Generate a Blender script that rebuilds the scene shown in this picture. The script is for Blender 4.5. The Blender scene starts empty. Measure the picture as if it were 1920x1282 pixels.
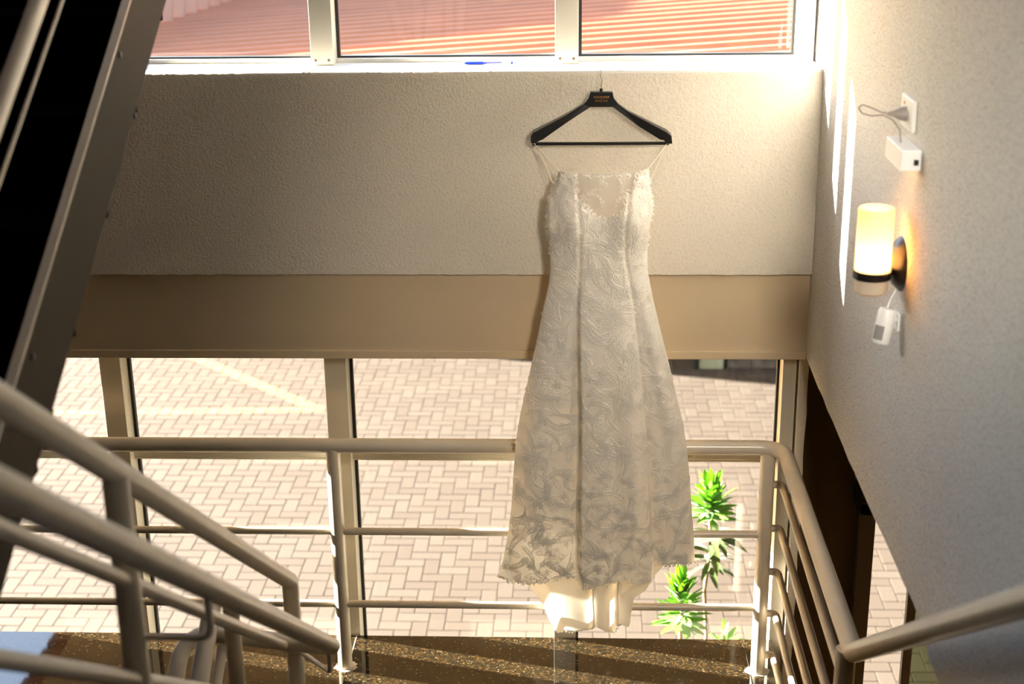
import bpy, bmesh, math, random
import numpy as np
from mathutils import Vector, Matrix, Euler
random.seed(7)
S = bpy.context.scene
COL = S.collection
PI = math.pi
R = math.radians

# ------------------------------------------------------------------ camera, light, exposure
cam_d = bpy.data.cameras.new('camera')
cam_d.sensor_width = 36.0
cam_d.lens = 50.625
cam_d.clip_start = 0.05
cam_d.dof.use_dof = True
cam_d.dof.focus_distance = 4.60
cam_d.dof.aperture_fstop = 3.2
cam = bpy.data.objects.new('camera', cam_d)
COL.objects.link(cam)
cam.matrix_world = (Matrix.Translation((0, 0, 2.7)) @ Matrix.Rotation(R(2.74), 4, 'Z')
                    @ Matrix.Rotation(R(90 - 19.36), 4, 'X') @ Matrix.Rotation(R(-0.80), 4, 'Z'))
S.camera = cam

SUN_DIR = Vector((1.0, -0.26, -0.27)).normalized()      # low evening sun, grazing the facade from the left
sun_d = bpy.data.lights.new('sun', 'SUN')
sun_d.energy = 27.0
sun_d.color = (1.0, 0.93, 0.80)
sun_d.angle = R(0.53)
sun = bpy.data.objects.new('sun', sun_d)
COL.objects.link(sun)
sun.location = (-12, 8, 9)
sun.rotation_euler = SUN_DIR.to_track_quat('-Z', 'Y').to_euler()

# added fill spot with no real lamp, out of view, trained on the dress
sp_d = bpy.data.lights.new('added_fill_spot', 'SPOT')
sp_d.energy = 62.0
sp_d.color = (1.0, 0.90, 0.76)
sp_d.spot_size = R(44)
sp_d.spot_blend = 1.0
sp_d.shadow_soft_size = 0.22
sp = bpy.data.objects.new('added_fill_spot', sp_d)
COL.objects.link(sp)
sp.location = (0.64, 1.1, 2.75)
sp.rotation_euler = (Vector((0.30, 4.3, 1.30)) - sp.location).to_track_quat('-Z', 'Y').to_euler()

W = bpy.data.worlds.new('sky_world')
S.world = W
W.use_nodes = True
nt = W.node_tree
nt.nodes.clear()
wo = nt.nodes.new('ShaderNodeOutputWorld')
wb = nt.nodes.new('ShaderNodeBackground')
sk = nt.nodes.new('ShaderNodeTexSky')
sk.sky_type = 'NISHITA'
sk.sun_disc = False
sk.sun_elevation = R(14.6)
sk.sun_rotation = math.atan2(-1.0, 0.26)
sk.air_density = 1.0
sk.dust_density = 2.0
sk.ozone_density = 1.0
wb.inputs['Strength'].default_value = 0.30
nt.links.new(sk.outputs[0], wb.inputs[0])
nt.links.new(wb.outputs[0], wo.inputs[0])

S.view_settings.view_transform = 'Standard'
S.view_settings.look = 'None'
S.view_settings.gamma = 1.0
S.view_settings.use_curve_mapping = False
S.view_settings.exposure = 2.25
cy = S.cycles
cy.use_denoising = True
cy.max_bounces = 12
cy.diffuse_bounces = 7
cy.glossy_bounces = 5
cy.transmission_bounces = 8
cy.transparent_max_bounces = 32
cy.caustics_reflective = False
cy.caustics_refractive = False
cy.sample_clamp_indirect = 8.0

# ------------------------------------------------------------------ materials
def new_mat(name):
    m = bpy.data.materials.new(name)
    m.use_nodes = True
    n = m.node_tree
    b = n.nodes['Principled BSDF']
    return m, n, b

def N(n, t, **kw):
    x = n.nodes.new(t)
    for k, v in kw.items():
        setattr(x, k, v)
    return x

def mat(name, col, rough=0.5, metal=0.0, spec=0.5, var=0.0, vscale=20.0, bump=0.0, bscale=200.0, bdist=0.002, detail=4.0, coat=0.0):
    m, n, b = new_mat(name)
    b.inputs['Base Color'].default_value = (*col, 1)
    b.inputs['Roughness'].default_value = rough
    b.inputs['Metallic'].default_value = metal
    b.inputs['Specular IOR Level'].default_value = spec
    b.inputs['Coat Weight'].default_value = coat
    tc = N(n, 'ShaderNodeTexCoord')
    if var > 0:
        t = N(n, 'ShaderNodeTexNoise')
        t.inputs['Scale'].default_value = vscale
        t.inputs['Detail'].default_value = detail
        r = N(n, 'ShaderNodeValToRGB')
        r.color_ramp.elements[0].position = 0.3
        r.color_ramp.elements[1].position = 0.7
        r.color_ramp.elements[0].color = (*[c * (1 - var) for c in col], 1)
        r.color_ramp.elements[1].color = (*[min(1, c * (1 + var)) for c in col], 1)
        n.links.new(tc.outputs['Object'], t.inputs['Vector'])
        n.links.new(t.outputs['Fac'], r.inputs[0])
        n.links.new(r.outputs[0], b.inputs['Base Color'])
    if bump > 0:
        t = N(n, 'ShaderNodeTexNoise')
        t.inputs['Scale'].default_value = bscale
        t.inputs['Detail'].default_value = 3.0
        bp = N(n, 'ShaderNodeBump')
        bp.inputs['Strength'].default_value = bump
        bp.inputs['Distance'].default_value = bdist
        n.links.new(tc.outputs['Object'], t.inputs['Vector'])
        n.links.new(t.outputs['Fac'], bp.inputs['Height'])
        n.links.new(bp.outputs[0], b.inputs['Normal'])
    return m

def stucco(name, col, speck, scale, bump, dist):
    m, n, b = new_mat(name)
    tc = N(n, 'ShaderNodeTexCoord')
    t = N(n, 'ShaderNodeTexNoise')
    t.inputs['Scale'].default_value = scale
    t.inputs['Detail'].default_value = 3.0
    t.inputs['Roughness'].default_value = 0.55
    t.inputs['Distortion'].default_value = 0.6
    n.links.new(tc.outputs['Object'], t.inputs['Vector'])
    r = N(n, 'ShaderNodeValToRGB')
    r.color_ramp.elements[0].position = 0.36
    r.color_ramp.elements[0].color = (*[c * speck for c in col], 1)
    r.color_ramp.elements[1].position = 0.50
    r.color_ramp.elements[1].color = (*col, 1)
    n.links.new(t.outputs['Fac'], r.inputs[0])
    t2 = N(n, 'ShaderNodeTexNoise')
    t2.inputs['Scale'].default_value = 2.3
    t2.inputs['Detail'].default_value = 3.0
    n.links.new(tc.outputs['Object'], t2.inputs['Vector'])
    mr = N(n, 'ShaderNodeMapRange')
    mr.inputs['To Min'].default_value = 0.92
    mr.inputs['To Max'].default_value = 1.05
    n.links.new(t2.outputs['Fac'], mr.inputs['Value'])
    mx = N(n, 'ShaderNodeMix', data_type='RGBA', blend_type='MULTIPLY')
    mx.inputs['Factor'].default_value = 1.0
    n.links.new(r.outputs[0], mx.inputs['A'])
    n.links.new(mr.outputs[0], mx.inputs['B'])
    n.links.new(mx.outputs['Result'], b.inputs['Base Color'])
    b.inputs['Roughness'].default_value = 0.85
    b.inputs['Specular IOR Level'].default_value = 0.2
    bp = N(n, 'ShaderNodeBump')
    bp.inputs['Strength'].default_value = bump
    bp.inputs['Distance'].default_value = dist
    n.links.new(t.outputs['Fac'], bp.inputs['Height'])
    n.links.new(bp.outputs[0], b.inputs['Normal'])
    return m

def glass_mat(name, tint=(1, 1, 1), refl=1.0):
    m = bpy.data.materials.new(name)
    m.use_nodes = True
    n = m.node_tree
    n.nodes.clear()
    o = N(n, 'ShaderNodeOutputMaterial')
    tr = N(n, 'ShaderNodeBsdfTransparent')
    tr.inputs[0].default_value = (*tint, 1)
    gl = N(n, 'ShaderNodeBsdfGlossy')
    gl.inputs['Roughness'].default_value = 0.02
    fr = N(n, 'ShaderNodeLayerWeight')
    fr.inputs['Blend'].default_value = 0.5
    pw = N(n, 'ShaderNodeMath', operation='POWER')
    pw.inputs[1].default_value = 5.0
    mu = N(n, 'ShaderNodeMath', operation='MULTIPLY_ADD')
    mu.inputs[1].default_value = 0.7 * refl
    mu.inputs[2].default_value = 0.03 * refl
    mx = N(n, 'ShaderNodeMixShader')
    n.links.new(fr.outputs['Facing'], pw.inputs[0])
    n.links.new(pw.outputs[0], mu.inputs[0])
    n.links.new(mu.outputs[0], mx.inputs[0])
    n.links.new(tr.outputs[0], mx.inputs[1])
    n.links.new(gl.outputs[0], mx.inputs[2])
    n.links.new(mx.outputs[0], o.inputs[0])
    return m

def cloth_mat(name, col, trans=0.4, alpha=1.0, rough=0.45, weave=900.0, bump=0.15, spec=0.3, pattern=False):
    m = bpy.data.materials.new(name)
    m.use_nodes = True
    n = m.node_tree
    b = n.nodes['Principled BSDF']
    o = n.nodes['Material Output']
    b.inputs['Base Color'].default_value = (*col, 1)
    b.inputs['Roughness'].default_value = rough
    b.inputs['Specular IOR Level'].default_value = spec
    b.inputs['Sheen Weight'].default_value = 0.25
    tl = N(n, 'ShaderNodeBsdfTranslucent')
    tl.inputs[0].default_value = (*[c ** 1.3 for c in col], 1)
    mx = N(n, 'ShaderNodeMixShader')
    mx.inputs[0].default_value = trans
    n.links.new(b.outputs[0], mx.inputs[1])
    n.links.new(tl.outputs[0], mx.inputs[2])
    last = mx
    if alpha < 1:
        tp = N(n, 'ShaderNodeBsdfTransparent')
        m2 = N(n, 'ShaderNodeMixShader')
        m2.inputs[0].default_value = alpha
        n.links.new(tp.outputs[0], m2.inputs[1])
        n.links.new(mx.outputs[0], m2.inputs[2])
        last = m2
    n.links.new(last.outputs[0], o.inputs[0])
    tc = N(n, 'ShaderNodeTexCoord')
    t = N(n, 'ShaderNodeTexNoise')
    t.inputs['Scale'].default_value = weave
    bp = N(n, 'ShaderNodeBump')
    bp.inputs['Strength'].default_value = bump
    bp.inputs['Distance'].default_value = 0.001
    n.links.new(tc.outputs['Object'], t.inputs['Vector'])
    n.links.new(t.outputs['Fac'], bp.inputs['Height'])
    n.links.new(bp.outputs[0], b.inputs['Normal'])
    return m

M = {}
M['cream_stucco'] = stucco('cream_stucco', (0.73, 0.665, 0.56), 0.93, 120.0, 0.42, 0.005)
M['white_stucco'] = stucco('white_stucco', (0.67, 0.655, 0.625), 0.52, 190.0, 0.35, 0.003)
M['beam_paint'] = mat('beam_paint', (0.62, 0.49, 0.32), 0.6, var=0.03, vscale=6, bump=0.05, bscale=60)
M['white_paint'] = mat('white_paint', (0.80, 0.79, 0.75), 0.5, var=0.05, vscale=9, bump=0.1, bscale=90)
M['aluminium'] = mat('aluminium', (0.66, 0.62, 0.52), 0.33, 0.25, var=0.03, vscale=5)
M['gasket'] = mat('gasket', (0.006, 0.006, 0.006), 0.4)
M['glass'] = glass_mat('glass')
M['tinted_glass'] = glass_mat('tinted_glass', (0.42, 0.45, 0.36))  # green-grey glass tint, also carrying shade on the paving beyond
M['railing_paint'] = mat('railing_paint', (0.68, 0.60, 0.47), 0.27, spec=0.55, var=0.04, vscale=14, bump=0.04, bscale=40)
M['stringer_paint'] = mat('stringer_paint', (0.045, 0.034, 0.021), 0.6, spec=0.06, var=0.05, vscale=7)
M['black_granite'] = mat('black_granite', (0.002, 0.002, 0.002), 0.9, spec=0.0)
M['shade_brown'] = mat('shade_brown', (0.095, 0.058, 0.022), 0.75, var=0.06, vscale=9, spec=0.15)  # brown set dark to carry the shade on the entrance wall
M['bronze'] = mat('bronze', (0.12, 0.085, 0.05), 0.45, 0.1)
M['black_plastic'] = mat('black_plastic', (0.008, 0.007, 0.006), 0.32, spec=0.4)
M['chrome'] = mat('chrome', (0.75, 0.73, 0.70), 0.15, 1.0)
M['gold_print'] = mat('gold_print', (0.50, 0.25, 0.06), 0.4, 0.3)
M['white_plastic'] = mat('white_plastic', (0.84, 0.84, 0.83), 0.4)
M['grey_plastic'] = mat('grey_plastic', (0.32, 0.29, 0.26), 0.45)
M['dark_lens'] = mat('dark_lens', (0.30, 0.29, 0.29), 0.25)
M['blue_plastic'] = mat('blue_plastic', (0.02, 0.06, 0.75), 0.3)
M['clear_plastic'] = mat('clear_plastic', (0.75, 0.74, 0.80), 0.2)
M['satin'] = cloth_mat('satin', (0.95, 0.92, 0.86), 0.28, rough=0.42, weave=500)
M['lining'] = cloth_mat('lining', (0.88, 0.83, 0.74), 0.34, rough=0.36, weave=60, bump=0.25, spec=0.4)
M['lace'] = cloth_mat('lace', (0.95, 0.925, 0.87), 0.42, rough=0.38, weave=700, bump=0.4, spec=0.4)
M['tulle'] = cloth_mat('tulle', (0.90, 0.85, 0.75), 0.3, alpha=0.55, weave=900)
M['strap'] = cloth_mat('strap', (0.80, 0.72, 0.58), 0.2, rough=0.5)
M['bead'] = mat('bead', (0.9, 0.86, 0.8), 0.08, 0.0, spec=1.0, coat=1.0)
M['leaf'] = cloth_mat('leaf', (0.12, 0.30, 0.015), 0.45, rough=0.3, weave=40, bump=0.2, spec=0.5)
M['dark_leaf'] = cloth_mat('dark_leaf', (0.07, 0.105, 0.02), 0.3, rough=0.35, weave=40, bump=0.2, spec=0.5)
M['bark'] = mat('bark', (0.20, 0.135, 0.06), 0.9, var=0.3, vscale=60, bump=0.6, bscale=90, bdist=0.01)
M['roof_sheet'] = mat('roof_sheet', (0.35, 0.125, 0.055), 0.6, var=0.10, vscale=2.2)
M['soffit'] = mat('soffit', (0.70, 0.52, 0.30), 0.7, var=0.1, vscale=3)
M['brick_dark'] = mat('brick_dark', (0.10, 0.07, 0.05), 0.9, var=0.3, vscale=14)
M['concrete'] = mat('concrete', (0.30, 0.27, 0.16), 0.9, var=0.1, vscale=14)
M['house_wall'] = mat('house_wall', (0.30, 0.25, 0.19), 0.9, var=0.05, vscale=3)
M['joint_sand'] = mat('joint_sand', (0.062, 0.052, 0.030), 0.95, var=0.3, vscale=12)
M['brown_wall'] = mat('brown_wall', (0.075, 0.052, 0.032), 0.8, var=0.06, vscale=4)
M['grout'] = mat('grout', (0.55, 0.50, 0.40), 0.9)

# polished speckled granite
m, n, b = new_mat('speckled_granite')
tc = N(n, 'ShaderNodeTexCoord')
v = N(n, 'ShaderNodeTexVoronoi')
v.inputs['Scale'].default_value = 190.0
n.links.new(tc.outputs['Object'], v.inputs['Vector'])
sep = N(n, 'ShaderNodeSeparateColor')
n.links.new(v.outputs['Color'], sep.inputs[0])
r = N(n, 'ShaderNodeValToRGB')
cr = r.color_ramp
cr.interpolation = 'CONSTANT'
cr.elements[0].position = 0.0
cr.elements[0].color = (0.010, 0.009, 0.006, 1)
cr.elements[1].position = 0.40
cr.elements[1].color = (0.018, 0.014, 0.008, 1)
for p, c in ((0.60, (0.035, 0.024, 0.011, 1)), (0.72, (0.040, 0.024, 0.009, 1)), (0.85, (0.075, 0.042, 0.013, 1)), (0.965, (0.11, 0.085, 0.045, 1))):
    e = cr.elements.new(p)
    e.color = c
n.links.new(sep.outputs[0], r.inputs[0])
n.links.new(r.outputs[0], b.inputs['Base Color'])
b.inputs['Roughness'].default_value = 0.04
b.inputs['Specular IOR Level'].default_value = 0.95
M['granite'] = m

# concrete pavers: per-piece tone, grain, and two worn yellow parking lines painted across them
m, n, b = new_mat('paver')
oi = N(n, 'ShaderNodeNewGeometry')
ge = oi
t = N(n, 'ShaderNodeTexNoise')
t.inputs['Scale'].default_value = 60.0
t.inputs['Detail'].default_value = 4.0
n.links.new(ge.outputs['Position'], t.inputs['Vector'])
wn = N(n, 'ShaderNodeTexWhiteNoise', noise_dimensions='3D')
at = N(n, 'ShaderNodeAttribute', attribute_name='tone')
oinf = N(n, 'ShaderNodeObjectInfo')
ad = N(n, 'ShaderNodeMath', operation='ADD')
n.links.new(at.outputs['Fac'], ad.inputs[0])
n.links.new(oinf.outputs['Random'], ad.inputs[1])
frc = N(n, 'ShaderNodeMath', operation='FRACT')
n.links.new(ad.outputs[0], frc.inputs[0])
rp = N(n, 'ShaderNodeValToRGB')
rp.color_ramp.elements[0].color = (0.057, 0.043, 0.0325, 1)
rp.color_ramp.elements[1].color = (0.068, 0.054, 0.042, 1)
n.links.new(frc.outputs[0], rp.inputs[0])
mr = N(n, 'ShaderNodeMapRange')
mr.inputs['To Min'].default_value = 0.86
mr.inputs['To Max'].default_value = 1.10
n.links.new(t.outputs['Fac'], mr.inputs['Value'])
mx = N(n, 'ShaderNodeMix', data_type='RGBA', blend_type='MULTIPLY')
mx.inputs['Factor'].default_value = 1.0
n.links.new(rp.outputs[0], mx.inputs['A'])
n.links.new(mr.outputs[0], mx.inputs['B'])
sx = N(n, 'ShaderNodeSeparateXYZ')
n.links.new(ge.outputs['Position'], sx.inputs[0])

def paint_line(x0, y0, x1, y1, half):
    """mask = 1 on a painted strip from (x0,y0) to (x1,y1)"""
    L = math.hypot(x1 - x0, y1 - y0)
    dx, dy = (x1 - x0) / L, (y1 - y0) / L
    def lin(a, c, k):
        p = N(n, 'ShaderNodeMath', operation='MULTIPLY')
        p.inputs[1].default_value = a
        n.links.new(sx.outputs[0], p.inputs[0])
        q = N(n, 'ShaderNodeMath', operation='MULTIPLY_ADD')
        q.inputs[1].default_value = c
        n.links.new(sx.outputs[1], q.inputs[0])
        n.links.new(p.outputs[0], q.inputs[2])
        s = N(n, 'ShaderNodeMath', operation='ADD')
        s.inputs[1].default_value = k
        n.links.new(q.outputs[0], s.inputs[0])
        ab = N(n, 'ShaderNodeMath', operation='ABSOLUTE')
        n.links.new(s.outputs[0], ab.inputs[0])
        return ab
    mxp, myp = (x0 + x1) / 2, (y0 + y1) / 2
    d1 = lin(-dy, dx, dy * mxp - dx * myp)
    d2 = lin(dx, dy, -dx * mxp - dy * myp)
    a = N(n, 'ShaderNodeMath', operation='LESS_THAN')
    a.inputs[1].default_value = half
    n.links.new(d1.outputs[0], a.inputs[0])
    c = N(n, 'ShaderNodeMath', operation='LESS_THAN')
    c.inputs[1].default_value = L / 2
    n.links.new(d2.outputs[0], c.inputs[0])
    mu = N(n, 'ShaderNodeMath', operation='MULTIPLY')
    n.links.new(a.outputs[0], mu.inputs[0])
    n.links.new(c.outputs[0], mu.inputs[1])
    return mu
l1 = paint_line(-8.0, 11.33, -2.2, 11.58, 0.055)
l2 = paint_line(-4.75, 13.9, -2.24, 11.56, 0.062)
mxx = N(n, 'ShaderNodeMath', operation='MAXIMUM')
n.links.new(l1.outputs[0], mxx.inputs[0])
n.links.new(l2.outputs[0], mxx.inputs[1])
mp = N(n, 'ShaderNodeMix', data_type='RGBA')
n.links.new(mxx.outputs[0], mp.inputs['Factor'])
n.links.new(mx.outputs['Result'], mp.inputs['A'])
mp.inputs['B'].default_value = (0.135, 0.110, 0.058, 1)
n.links.new(mp.outputs['Result'], b.inputs['Base Color'])
b.inputs['Roughness'].default_value = 0.85
b.inputs['Specular IOR Level'].default_value = 0.25
bp = N(n, 'ShaderNodeBump')
bp.inputs['Strength'].default_value = 0.3
bp.inputs['Distance'].default_value = 0.004
n.links.new(t.outputs['Fac'], bp.inputs['Height'])
n.links.new(bp.outputs[0], b.inputs['Normal'])
M['paver'] = m

# opal lamp glass: lets the bulb inside shine through
m = bpy.data.materials.new('opal_glass')
m.use_nodes = True
n = m.node_tree
b = n.nodes['Principled BSDF']
b.inputs['Base Color'].default_value = (0.9, 0.84, 0.74, 1)
b.inputs['Roughness'].default_value = 0.3
tl = N(n, 'ShaderNodeBsdfTranslucent')
tl.inputs[0].default_value = (1.0, 0.80, 0.52, 1)
mx = N(n, 'ShaderNodeMixShader')
mx.inputs[0].default_value = 0.55
n.links.new(b.outputs[0], mx.inputs[1])
n.links.new(tl.outputs[0], mx.inputs[2])
n.links.new(mx.outputs[0], n.nodes['Material Output'].inputs[0])
M['opal_glass'] = m
m, n, b = new_mat('bulb')
b.inputs['Emission Color'].default_value = (1.0, 0.68, 0.36, 1)
b.inputs['Emission Strength'].default_value = 50.0
M['bulb'] = m

# ------------------------------------------------------------------ helpers
def tag(o, label=None, cat=None, group=None, kind=None):
    if label: o['label'] = label
    if cat: o['category'] = cat
    if group: o['group'] = group
    if kind: o['kind'] = kind
    return o

def empty(name, loc=(0, 0, 0), **kw):
    o = bpy.data.objects.new(name, None)
    o.empty_display_size = 0.1
    COL.objects.link(o)
    o.location = loc
    tag(o, **kw)
    return o

def obj(name, bm, material, parent=None, smooth=False, angle=40, **kw):
    me = bpy.data.meshes.new(name)
    bmesh.ops.recalc_face_normals(bm, faces=bm.faces)
    if smooth:
        for f in bm.faces: f.smooth = True
        lim = R(angle)
        for e in bm.edges:
            if len(e.link_faces) == 2 and e.calc_face_angle(0) > lim:
                e.smooth = False
    bm.to_mesh(me)
    bm.free()
    me.materials.append(M[material] if isinstance(material, str) else material)
    o = bpy.data.objects.new(name, me)
    COL.objects.link(o)
    if parent is not None:
        o.parent = parent
        if parent.location.length > 0:
            o.matrix_parent_inverse = Matrix.Translation(-Vector(parent.location))
    tag(o, **kw)
    return o

def add_box(bm, x0, x1, y0, y1, z0, z1, bev=0.0):
    r = bmesh.ops.create_cube(bm, size=1.0)
    vs = r['verts']
    for v in vs:
        v.co = Vector(((x0 + x1) / 2 + v.co.x * (x1 - x0), (y0 + y1) / 2 + v.co.y * (y1 - y0), (z0 + z1) / 2 + v.co.z * (z1 - z0)))
    if bev > 0:
        es = list({e for v in vs for e in v.link_edges})
        bmesh.ops.bevel(bm, geom=es, offset=bev, segments=2, profile=0.5, affect='EDGES')
    return bm

def box(*a, bev=0.0):
    return add_box(bmesh.new(), *a, bev=bev)

def fillet(pts, rad):
    P = [Vector(p) for p in pts]
    out = [P[0]]
    for i in range(1, len(P) - 1):
        r = rad[i] if isinstance(rad, (list, tuple)) else rad
        if r <= 0:
            out.append(P[i]); continue
        a = (P[i - 1] - P[i]); c = (P[i + 1] - P[i])
        la, lc = a.length, c.length
        a.normalize(); c.normalize()
        ang = a.angle(c)
        d = min(r / max(math.tan(ang / 2), 1e-4), la * 0.49, lc * 0.49)
        p0, p1 = P[i] + a * d, P[i] + c * d
        for k in range(9):
            t = k / 8
            out.append((1 - t) ** 2 * p0 + 2 * t * (1 - t) * P[i] + t * t * p1)
    out.append(P[-1])
    return out

def add_tube(bm, pts, r, seg=14, rad=0.0, cap=True):
    P = fillet(pts, rad) if rad else [Vector(p) for p in pts]
    n = len(P)
    T = []
    for i in range(n):
        d = (P[min(i + 1, n - 1)] - P[max(i - 1, 0)])
        T.append(d.normalized())
    up = Vector((0, 0, 1)) if abs(T[0].z) < 0.9 else Vector((0, 1, 0))
    nx = T[0].cross(up).normalized()
    rings = []
    for i in range(n):
        if i:
            q = T[i - 1].rotation_difference(T[i])
            nx = (q @ nx).normalized()
        ny = T[i].cross(nx).normalized()
        rr = r[i] if isinstance(r, (list, tuple)) else r
        rings.append([bm.verts.new(P[i] + (nx * math.cos(2 * PI * k / seg) + ny * math.sin(2 * PI * k / seg)) * rr) for k in range(seg)])
    for i in range(n - 1):
        for k in range(seg):
            bm.faces.new((rings[i][k], rings[i][(k + 1) % seg], rings[i + 1][(k + 1) % seg], rings[i + 1][k]))
    if cap:
        bm.faces.new(rings[0][::-1])
        bm.faces.new(rings[-1])
    return bm

def tube(pts, r, seg=14, rad=0.0, cap=True):
    return add_tube(bmesh.new(), pts, r, seg, rad, cap)

def lathe(profile, seg=32, cx=0, cy=0, axis='Z', origin=(0, 0, 0)):
    bm = bmesh.new()
    rings = []
    O = Vector(origin)
    for (rr, h) in profile:
        ring = []
        for k in range(seg):
            a = 2 * PI * k / seg
            c, s = rr * math.cos(a), rr * math.sin(a)
            p = Vector((c, s, h)) if axis == 'Z' else Vector((h, c, s))
            ring.append(bm.verts.new(O + p))
        rings.append(ring)
    for i in range(len(rings) - 1):
        for k in range(seg):
            bm.faces.new((rings[i][k], rings[i][(k + 1) % seg], rings[i + 1][(k + 1) % seg], rings[i + 1][k]))
    if profile[0][0] > 1e-6: bm.faces.new(rings[0][::-1])
    if profile[-1][0] > 1e-6: bm.faces.new(rings[-1])
    bmesh.ops.remove_doubles(bm, verts=bm.verts, dist=1e-6)
    return bm

def prism_xz(poly, y0, y1, bev=0.0):
    bm = bmesh.new()
    f = bm.faces.new([bm.verts.new((x, y0, z)) for x, z in poly])
    r = bmesh.ops.extrude_face_region(bm, geom=[f])
    for v in r['geom']:
        if isinstance(v, bmesh.types.BMVert): v.co.y = y1
    bmesh.ops.recalc_face_normals(bm, faces=bm.faces)
    if bev > 0:
        es = [e for e in bm.edges if abs(e.verts[0].co.y - e.verts[1].co.y) < 1e-6]
        bmesh.ops.bevel(bm, geom=es, offset=bev, segments=2, profile=0.5, affect='EDGES')
    return bm

def prism_yz(poly, x0, x1):
    bm = bmesh.new()
    f = bm.faces.new([bm.verts.new((x0, y, z)) for y, z in poly])
    r = bmesh.ops.extrude_face_region(bm, geom=[f])
    for v in r['geom']:
        if isinstance(v, bmesh.types.BMVert): v.co.x = x1
    return bm

# ------------------------------------------------------------------ room shell
RX = 0.732                                   # face of the right wall
LX = -2.46                                   # face of the left wall
def rough_wall():
    bm = bmesh.new()
    nx, nz = 360, 64
    g = [[None] * (nz + 1) for _ in range(nx + 1)]
    rnd = random.Random(3)
    ed = [rnd.gauss(0, 1) for _ in range(nx + 1)]
    for i in range(nx + 1):
        for k in range(nz + 1):
            x = LX + (RX - LX) * i / nx
            z = 1.395 + (2.03 - 1.395) * k / nz
            y = 4.35
            if k == nz: z += 0.0016 * ed[i]; y += 0.002
            if k == 0: z += 0.0010 * ed[-i]
            y += 0.0035 * math.sin(x * 1.7 + 0.6) * math.sin(z * 4.0)
            g[i][k] = bm.verts.new((x, y, z))
    for i in range(nx):
        for k in range(nz):
            bm.faces.new((g[i][k], g[i + 1][k], g[i + 1][k + 1], g[i][k + 1]))
    t = [bm.verts.new((LX + (RX - LX) * i / nx, 4.64, 2.03)) for i in range(nx + 1)]
    bt = [bm.verts.new((LX + (RX - LX) * i / nx, 4.64, 1.395)) for i in range(nx + 1)]
    for i in range(nx):
        bm.faces.new((g[i][nz], g[i + 1][nz], t[i + 1], t[i]))
        bm.faces.new((t[i], t[i + 1], bt[i + 1], bt[i]))
        bm.faces.new((bt[i], bt[i + 1], g[i + 1][0], g[i][0]))
    return bm
obj('wall_front', rough_wall(), 'cream_stucco', smooth=True, kind='structure')
bm = box(LX, RX, 4.372, 4.64, 1.134, 1.396)
add_box(bm, LX, RX, 4.364, 4.64, 1.106, 1.134, bev=0.003)
obj('trim_1', bm, 'beam_paint', kind='structure')
# right wall: overhangs the entrance below, lower edge slightly uneven
bm = bmesh.new()
rnd = random.Random(5)
N_ = 90
ys = [-3.2 + (4.64 + 3.2) * i / N_ for i in range(N_ + 1)]
lo = [1.108 + 0.006 * math.sin(y * 3.1) + 0.003 * rnd.uniform(-1, 1) - (0.035 if y < 2.7 else 0) for y in ys]
fr = [(bm.verts.new((RX, y, l)), bm.verts.new((RX, y, 5.4))) for y, l in zip(ys, lo)]
bk = [(bm.verts.new((RX + 0.2, y, l)), bm.verts.new((RX + 0.2, y, 5.4))) for y, l in zip(ys, lo)]
for i in range(N_):
    bm.faces.new((fr[i][0], fr[i + 1][0], fr[i + 1][1], fr[i][1]))
    bm.faces.new((bk[i][0], bk[i][1], bk[i + 1][1], bk[i + 1][0]))
    bm.faces.new((fr[i][0], bk[i][0], bk[i + 1][0], fr[i + 1][0]))
    bm.faces.new((fr[i][1], fr[i + 1][1], bk[i + 1][1], bk[i][1]))
obj('wall_right', bm, 'white_stucco', kind='structure')
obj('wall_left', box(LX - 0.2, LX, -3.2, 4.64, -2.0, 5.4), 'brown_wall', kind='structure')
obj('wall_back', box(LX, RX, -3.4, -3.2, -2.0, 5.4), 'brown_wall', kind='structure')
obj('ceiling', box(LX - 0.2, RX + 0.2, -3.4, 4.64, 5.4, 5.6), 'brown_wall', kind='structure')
# facade above the upper window
obj('trim_3', box(LX, RX, 4.45, 4.64, 5.2, 5.4), 'cream_stucco', kind='structure')
obj('trim_2', box(LX, RX, 4.45, 4.64, 2.84, 3.35), 'cream_stucco', kind='structure')

# landing: granite slabs with fine joints
fl = empty('floor', (0, 0, 0), kind='structure')
obj('slab_base', box(LX, 0.69, 3.02, 4.50, -0.2, -0.02), 'grout', fl)
xs = [LX, -2.2, -0.788, 0.592, 0.69]
for i in range(4):
    for (y0, y1) in ((3.752, 4.50), (3.0, 3.749)):
        obj('granite_slab', box(xs[i] + 0.0012, xs[i + 1] - 0.0012, y0, y1, -0.03, 0.0, bev=0.0008), 'granite', fl)
for x in xs[1:3]:
    obj('caulk', box(x - 0.0016, x + 0.0016, 4.31, 4.498, -0.004, 0.0008), 'grout', fl)
# hall floor below and the flight the camera stands on
obj('floor_lower', box(LX, 2.4, -3.2, 4.64, -2.2, -2.0), 'granite', kind='structure')
st = empty('floor_steps', (0, 0, 0), kind='structure')
for i in range(7):
    z = 0.17 * (i + 1)
    y = 3.0 - 0.245 * i
    obj('tread', box(-0.70, 0.64, y - 0.26, y, z - 0.04, z, bev=0.002), 'granite', st)
obj('upper_floor', box(LX, RX, -3.2, 1.29, 1.12, 1.30), 'granite', st)

# ------------------------------------------------------------------ windows
def mull(bm, x0, x1, z0, z1, y0=4.50, y1=4.60):
    add_box(bm, x0, x1, y0, y1, z0, z1, bev=0.0015)

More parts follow.
